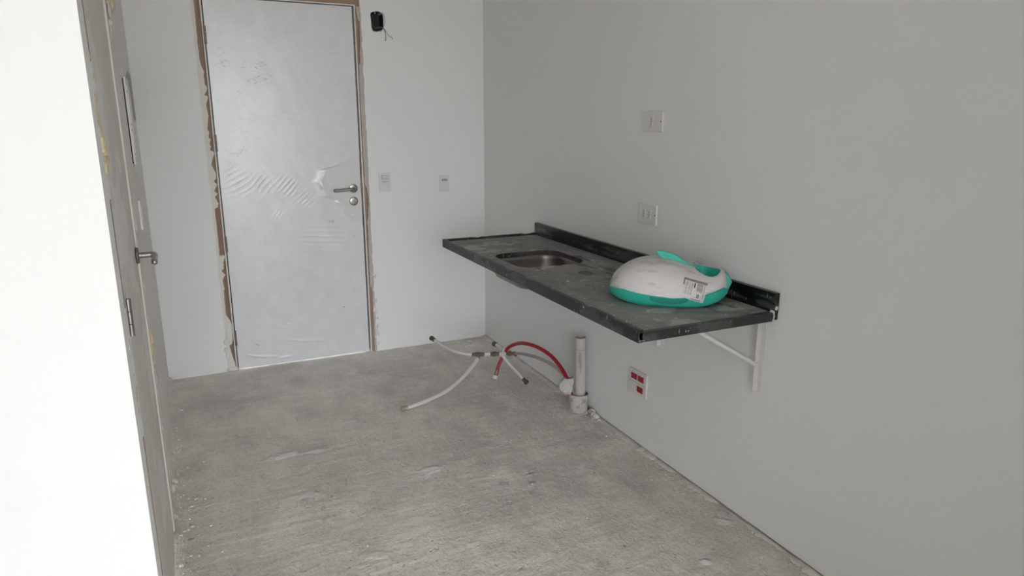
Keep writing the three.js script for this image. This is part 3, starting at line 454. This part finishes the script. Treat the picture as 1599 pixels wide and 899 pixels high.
// local x runs from the far edge (-) to the near edge (+)
const socket = (g, x, y, turned) => { const m = part('socket_module', new RoundedBoxGeometry(turned ? 0.024 : 0.044, turned ? 0.044 : 0.024, 0.004, 2, 0.0015).translate(x, y, 0.0105), moduleWhite, g); for (const k of [-1, 0, 1]) part('pin_hole', rod([x + (turned ? (k ? 0 : 0.003) : k * 0.0095), y + (turned ? k * 0.0095 : (k ? 0 : 0.003)), 0.0122], [x + (turned ? (k ? 0 : 0.003) : k * 0.0095), y + (turned ? k * 0.0095 : (k ? 0 : 0.003)), 0.0128], 0.0026, 0.0026, 10), pinHole, m); };
plateRight('wall_socket', 'upper white socket plate on the right wall with one upright outlet', 'socket', 1.760, 1.893, 1.429, 1.512, g => { socket(g, -0.005, 0, true); part('screw_cover', rod([0.058, 0, 0.0095], [0.058, 0, 0.0104], 0.003, 0.003, 10), pinHole, g); });
plateRight('wall_socket', 'lower white socket plate with two outlets just above the worktop', 'socket', 1.759, 1.884, 1.043, 1.126, g => { socket(g, -0.022, 0, true); socket(g, 0.016, 0, true); part('screw_cover', rod([0.055, 0, 0.0095], [0.055, 0, 0.0104], 0.003, 0.003, 10), pinHole, g); });
plateRight('red_outlet_plate', 'square white wall plate with three red outlets low under the worktop', 'socket', 1.744, 1.879, 0.249, 0.365, (g, w, h) => {
  for (const [x, y] of [[-0.026, 0.026], [0.026, 0.026], [0.022, -0.026]]) part('red_outlet', new RoundedBoxGeometry(0.043, 0.027, 0.004, 2, 0.001).translate(x, y, 0.0105), redPlastic, g);
  part('module_seam', [bx(-w / 2 + 0.006, w / 2 - 0.006, -0.0006, 0.0006, 0.0095, 0.0103)], pinHole, g);
});
{
  const s = group('light_switch', [-0.674, 1.098, 0]); tag(s, 'white double rocker switch plate beside the entrance door handle', 'switch');
  part('plate', new RoundedBoxGeometry(0.074, 0.116, 0.008, 3, 0.0025).translate(0, 0, 0.004), plateWhite, s);
  const r = part('rocker', new RoundedBoxGeometry(0.044, 0.022, 0.006, 2, 0.0015).rotateY(0.16).translate(0.004, 0.030, 0.0085), moduleWhite, s); part('rocker', new RoundedBoxGeometry(0.044, 0.022, 0.006, 2, 0.0015).rotateX(0.1).translate(0.002, -0.008, 0.0085), moduleWhite, s);
  part('rocker_gap', [bx(-0.021, -0.019, 0.018, 0.042, 0.0075, 0.0084), bx(-0.02, 0.026, 0.0415, 0.0425, 0.0075, 0.0083), bx(-0.02, 0.026, 0.0175, 0.0185, 0.0075, 0.0083), bx(-0.02, 0.026, 0.0035, 0.0045, 0.0075, 0.0083)], pinHole, s);
}
{
  const s = group('data_outlet', [-0.283, 1.075, 0]); tag(s, 'slim white outlet plate on the back wall near the corner, with small dark connectors', 'outlet');
  part('plate', new RoundedBoxGeometry(0.066, 0.106, 0.007, 3, 0.0025).translate(0, 0, 0.0035), plateWhite, s);
  const m = part('module', new RoundedBoxGeometry(0.044, 0.024, 0.004, 2, 0.0015).translate(0, 0.021, 0.008), moduleWhite, s); for (const x of [-0.012, 0, 0.012]) part('connector', [bx(x - 0.0035, x + 0.0035, 0.019, 0.028, 0.0096, 0.0103)], pinHole, m);
}
{ // broken-out electrical box in the back wall, stub wires hanging from it
  const b = group('electrical_box', [-0.679, 2.038, 0]); tag(b, 'black electrical box left open in the back wall beside the door head, wires hanging out', 'electrical box');
  part('box', [bx(-0.055, 0.055, -0.075, 0.075, -0.085, -0.08), bx(-0.055, -0.036, -0.075, 0.075, -0.08, -0.002), bx(0.034, 0.055, -0.075, 0.075, -0.08, -0.002), bx(-0.036, 0.034, 0.052, 0.075, -0.08, -0.002), bx(-0.036, 0.034, -0.075, -0.054, -0.08, -0.002)], blackPlastic, b);
  const wg = std({ color: '#8d8984', roughness: 0.5 }), wd = std({ color: '#4b4845', roughness: 0.5 });
  part('wire', tube([[-0.02, 0.02, -0.06], [-0.026, -0.01, -0.01], [-0.02, -0.035, 0.004], [0.01, -0.03, 0.006], [0.035, -0.035, 0.006], [0.045, -0.06, 0.005], [0.048, -0.09, 0.005], [0.046, -0.105, 0.006], [0.04, -0.1, 0.006]], 0.0017, 70, 8), wd, b);
  part('wire', tube([[0.0, -0.03, -0.06], [0.02, -0.034, -0.005], [0.036, -0.036, 0.005], [0.055, -0.06, 0.006], [0.074, -0.082, 0.006], [0.084, -0.084, 0.006], [0.088, -0.096, 0.006]], 0.0016, 60, 8), wg, b);
  part('wire', tube([[0.02, 0.05, -0.06], [0.03, 0.055, -0.006], [0.038, 0.045, 0.003], [0.046, 0.02, 0.005], [0.046, -0.005, 0.004], [0.036, -0.03, 0.0]], 0.0015, 50, 8), wg, b);
  part('wire', tube([[-0.03, 0.04, -0.06], [-0.036, 0.02, -0.012], [-0.034, -0.02, -0.004], [-0.025, -0.05, -0.003], [0.0, -0.057, -0.005], [0.025, -0.045, -0.02]], 0.002, 50, 8), wg, b);
  part('mounting_lug', bx(-0.012, -0.006, 0.044, 0.054, -0.012, -0.005), plaster, b);
}
// ------------------------------------------------------------------ water pipes and drain
{
  const g = group('drain_pipe', [-0.056, 0, 1.375]); tag(g, 'white drain pipe standing in a wide cut-off sleeve beside the right wall', 'pipe');
  const sleeve = new THREE.LatheGeometry([[0.0485, 0], [0.0495, 0.004], [0.049, 0.100], [0.0452, 0.1005], [0.0452, 0.004]].map(p => new THREE.Vector2(...p)), 40); { const p = sleeve.attributes.position; for (let i = 0; i < p.count; i++) if (p.getY(i) > 0.05) { const a = Math.atan2(p.getZ(i), p.getX(i)); p.setY(i, p.getY(i) - 0.003 * vnoise(a * 3 + 9, 1)); } }
  part('sleeve', sleeve, pvc, g);
  part('riser', new THREE.LatheGeometry([[0.0275, 0.004], [0.0275, 0.405], [0.0272, 0.406], [0.0250, 0.406], [0.0248, 0.33], [0.0, 0.33]].map(p => new THREE.Vector2(...p)), 36), pvc, g); g.children.at(-1).position.set(0.008, 0, 0.004); g.children.at(-1).rotation.z = 0.02;
  part('coupling_line', new THREE.CylinderGeometry(0.0277, 0.0277, 0.0012, 36, 1, true).translate(0.0, 0.345, 0.004), pinHole, g);
  part('mortar_collar', [lump(0, 0.003, 0, 0.062, 0.006, 0.060, 0.25, 3, 2), lump(-0.03, 0.003, 0.035, 0.025, 0.006, 0.02, 0.4, 2), lump(0.02, 0.006, 0.045, 0.02, 0.008, 0.012, 0.4, 2)], greyPlaster, g);
}
{
  const e = group('pipe_elbow', [-0.022, 0, 1.46]); tag(e, 'small white plaster-caked pipe stub at the foot of the right wall beside the drain sleeve', 'pipe');
  part('stub', [rod([-0.002, 0.018, -0.02], [-0.006, 0.016, 0.02], 0.014, 0.015, 18), new THREE.TorusGeometry(0.014, 0.003, 8, 20).translate(-0.006, 0.016, 0.02)], pvc, e); part('plaster_lump', [lump(0.002, 0.012, 0.03, 0.017, 0.012, 0.02, 0.4, 3), lump(0.004, 0.024, -0.005, 0.012, 0.012, 0.02, 0.4, 3)], plaster, e);
}
{
  const g = group('red_pipe', [0, 0, 0]); tag(g, 'red flexible water pipe arching out of the drain sleeve', 'water pipe');
  const pts = [[-0.084, 0.01, 1.372], [-0.090, 0.07, 1.362], [-0.1, 0.125, 1.357], [-0.103, 0.157, 1.35], [-0.112, 0.212, 1.29], [-0.126, 0.256, 1.2], [-0.155, 0.278, 1.1], [-0.183, 0.274, 1.0], [-0.186, 0.238, 0.89], [-0.203, 0.188, 0.81], [-0.228, 0.128, 0.79], [-0.252, 0.080, 0.79], [-0.270, 0.040, 0.80]];
  part('tube', tube(pts, 0.0102, 120, 14), pexRed, g);
  part('ferrule', rod([-0.262, 0.058, 0.796], [-0.276, 0.026, 0.803], 0.0122, 0.0125, 18), brass, g);
  part('end_cap', rod([-0.275, 0.030, 0.802], [-0.282, 0.012, 0.806], 0.0145, 0.0145, 18), pexWhite, g);
  // crumpled white plastic taped round the pipe above the sleeve
  const wrap = surface(44, 40, (s, t) => { const a = t * 6.2832, y = 0.185 - 0.095 * s, cx = -0.100 - 0.012 * Math.sin(s * 3), cz = 1.352 + 0.004 * s, r = (0.013 + 0.019 * Math.sin(Math.PI * Math.min(1, s * 0.95 + 0.1)) ** 0.8) * (1 + 0.5 * (fbm(Math.cos(a) * 2.2 + 9 + s * 5, Math.sin(a) * 2.2 + 4 + s * 3, 4) - 0.5) + 0.5 * (fbm(a * 2 + s * 9, s * 14, 2) - 0.5) * Math.sin(a / 2)); return [cx + r * Math.cos(a) * 1.1 - 0.010 * Math.sin(Math.PI * s), y + 0.016 * vnoise(a * 1.4, s * 2) * s, cz + r * Math.sin(a)]; });
  part('plastic_wrap', wrap, std({ color: '#d8d5d0', roughness: 0.55, side: THREE.DoubleSide }), g).userData.label = 'crumpled white plastic wrapped round the red pipe';
}
const nut = (a, b, r) => { const A = V3(a), B = V3(b), l = (k) => A.clone().lerp(B, k).toArray(); return [rod(l(0), l(0.35), r * 0.85, r * 0.85, 16), rod(l(0.35), l(0.7), r * 1.12, r * 1.12, 6), rod(l(0.7), l(1), r * 0.8, r * 0.95, 16)]; };
{
  const g = group('pipe_manifold', [0, 0, 0]); tag(g, 'row of brass and white couplings joining the loose water pipes near the back corner', 'pipe fitting');
  const y = x => 0.165 + (x + 0.30) * -0.12, P = (x) => [x, y(x), 0.80];
  part('brass_coupling', [...nut(P(-0.425), P(-0.345), 0.013), rod([-0.385, y(-.385), 0.80], [-0.388, y(-.388) - 0.024, 0.812], 0.0095, 0.0095, 12)], brass, g);
  part('white_coupling', rod(P(-0.348), P(-0.312), 0.0125, 0.0125, 18), pexWhite, g);
  part('brass_coupling', nut(P(-0.314), P(-0.252), 0.0135), brass, g);
  part('white_coupling', [rod(P(-0.256), P(-0.214), 0.0145, 0.0145, 18), rod([-0.235, y(-.235), 0.80], [-0.222, y(-.23) - 0.03, 0.82], 0.010, 0.010, 14), rod([-0.235, y(-.235), 0.80], [-0.215, y(-.23) + 0.026, 0.79], 0.010, 0.010, 14)], pexWhite, g);
  part('brass_coupling', [...nut(P(-0.216), P(-0.150), 0.0125), rod([-0.19, y(-.19) + 0.016, 0.80], [-0.14, y(-.14) - 0.016, 0.80], 0.006, 0.006, 8)], brass, g);
}
function hose(label, pts, r, mat, endA, rEnd, endMat, name = 'white_pipe') {
  const g = group(name, [0, 0, 0]); tag(g, label, 'water pipe');
  part('tube', tube(pts, r, 80, 12), mat, g);
  const p = V3(pts[0]), d = p.clone().sub(V3(pts[1])).normalize(), at = (k) => p.clone().addScaledVector(d, k).toArray();
  part('end_nut', [rod(at(-0.018), at(0.002), rEnd * 0.9, rEnd * 0.9, 16), rod(at(0.002), at(0.018), rEnd * 1.15, rEnd * 1.15, 6), new THREE.TorusGeometry(rEnd * 0.9, 0.002, 6, 16).applyQuaternion(new THREE.Quaternion().setFromUnitVectors(new THREE.Vector3(0, 0, 1), d)).translate(...at(-0.012))], endMat, g);
  return g;
}
const nutDark = std({ color: '#655d58', roughness: 0.45, metalness: 0.6 }), nutGrey = std({ color: '#a9a39b', roughness: 0.4, metalness: 0.5 });
hose('white water pipe reaching up and back from the couplings towards the door wall', [[-0.572, 0.222, 0.56], [-0.555, 0.212, 0.60], [-0.527, 0.200, 0.69], [-0.490, 0.192, 0.76], [-0.455, 0.187, 0.795], [-0.42, 0.180, 0.80]], 0.0105, pexWhite, 0, 0.0125, nutDark);
hose('long white water pipe curving forward over the open floor to a loose end', [[-0.880, 0.016, 0.995], [-0.830, 0.016, 0.985], [-0.74, 0.02, 0.955], [-0.62, 0.034, 0.91], [-0.53, 0.062, 0.87], [-0.45, 0.105, 0.835], [-0.405, 0.138, 0.815], [-0.389, 0.156, 0.808]], 0.0112, pexWhite, 0, 0.0125, nutGrey);
hose('short white water pipe sloping down to the floor towards the right wall', [[-0.143, 0.018, 0.924], [-0.152, 0.03, 0.908], [-0.180, 0.070, 0.868], [-0.21, 0.112, 0.830], [-0.230, 0.142, 0.81], [-0.236, 0.156, 0.80]], 0.0098, pexWhite, 0, 0.0125, nutDark);
hose('stub pipe with a dark fitting pointing at the back corner behind the couplings', [[-0.215, 0.168, 0.66], [-0.213, 0.172, 0.69], [-0.214, 0.176, 0.74], [-0.228, 0.168, 0.79]], 0.0105, pexWhite, 0, 0.0135, nutDark);
{
  const g = group('grey_pipe', [0, 0, 0]); tag(g, 'thin grey water pipe arching low behind the red one to the drain sleeve', 'water pipe');
  part('tube', tube([[-0.150, 0.147, 0.80], [-0.140, 0.165, 0.87], [-0.128, 0.197, 1.05], [-0.112, 0.200, 1.22], [-0.095, 0.165, 1.32], [-0.080, 0.105, 1.365], [-0.076, 0.02, 1.375]], 0.0088, 90, 12), pexGrey, g);
}
scene.traverse(o => { if (o.isMesh) { o.castShadow = true; o.receiveShadow = true; } });
renderer.render(scene, camera);
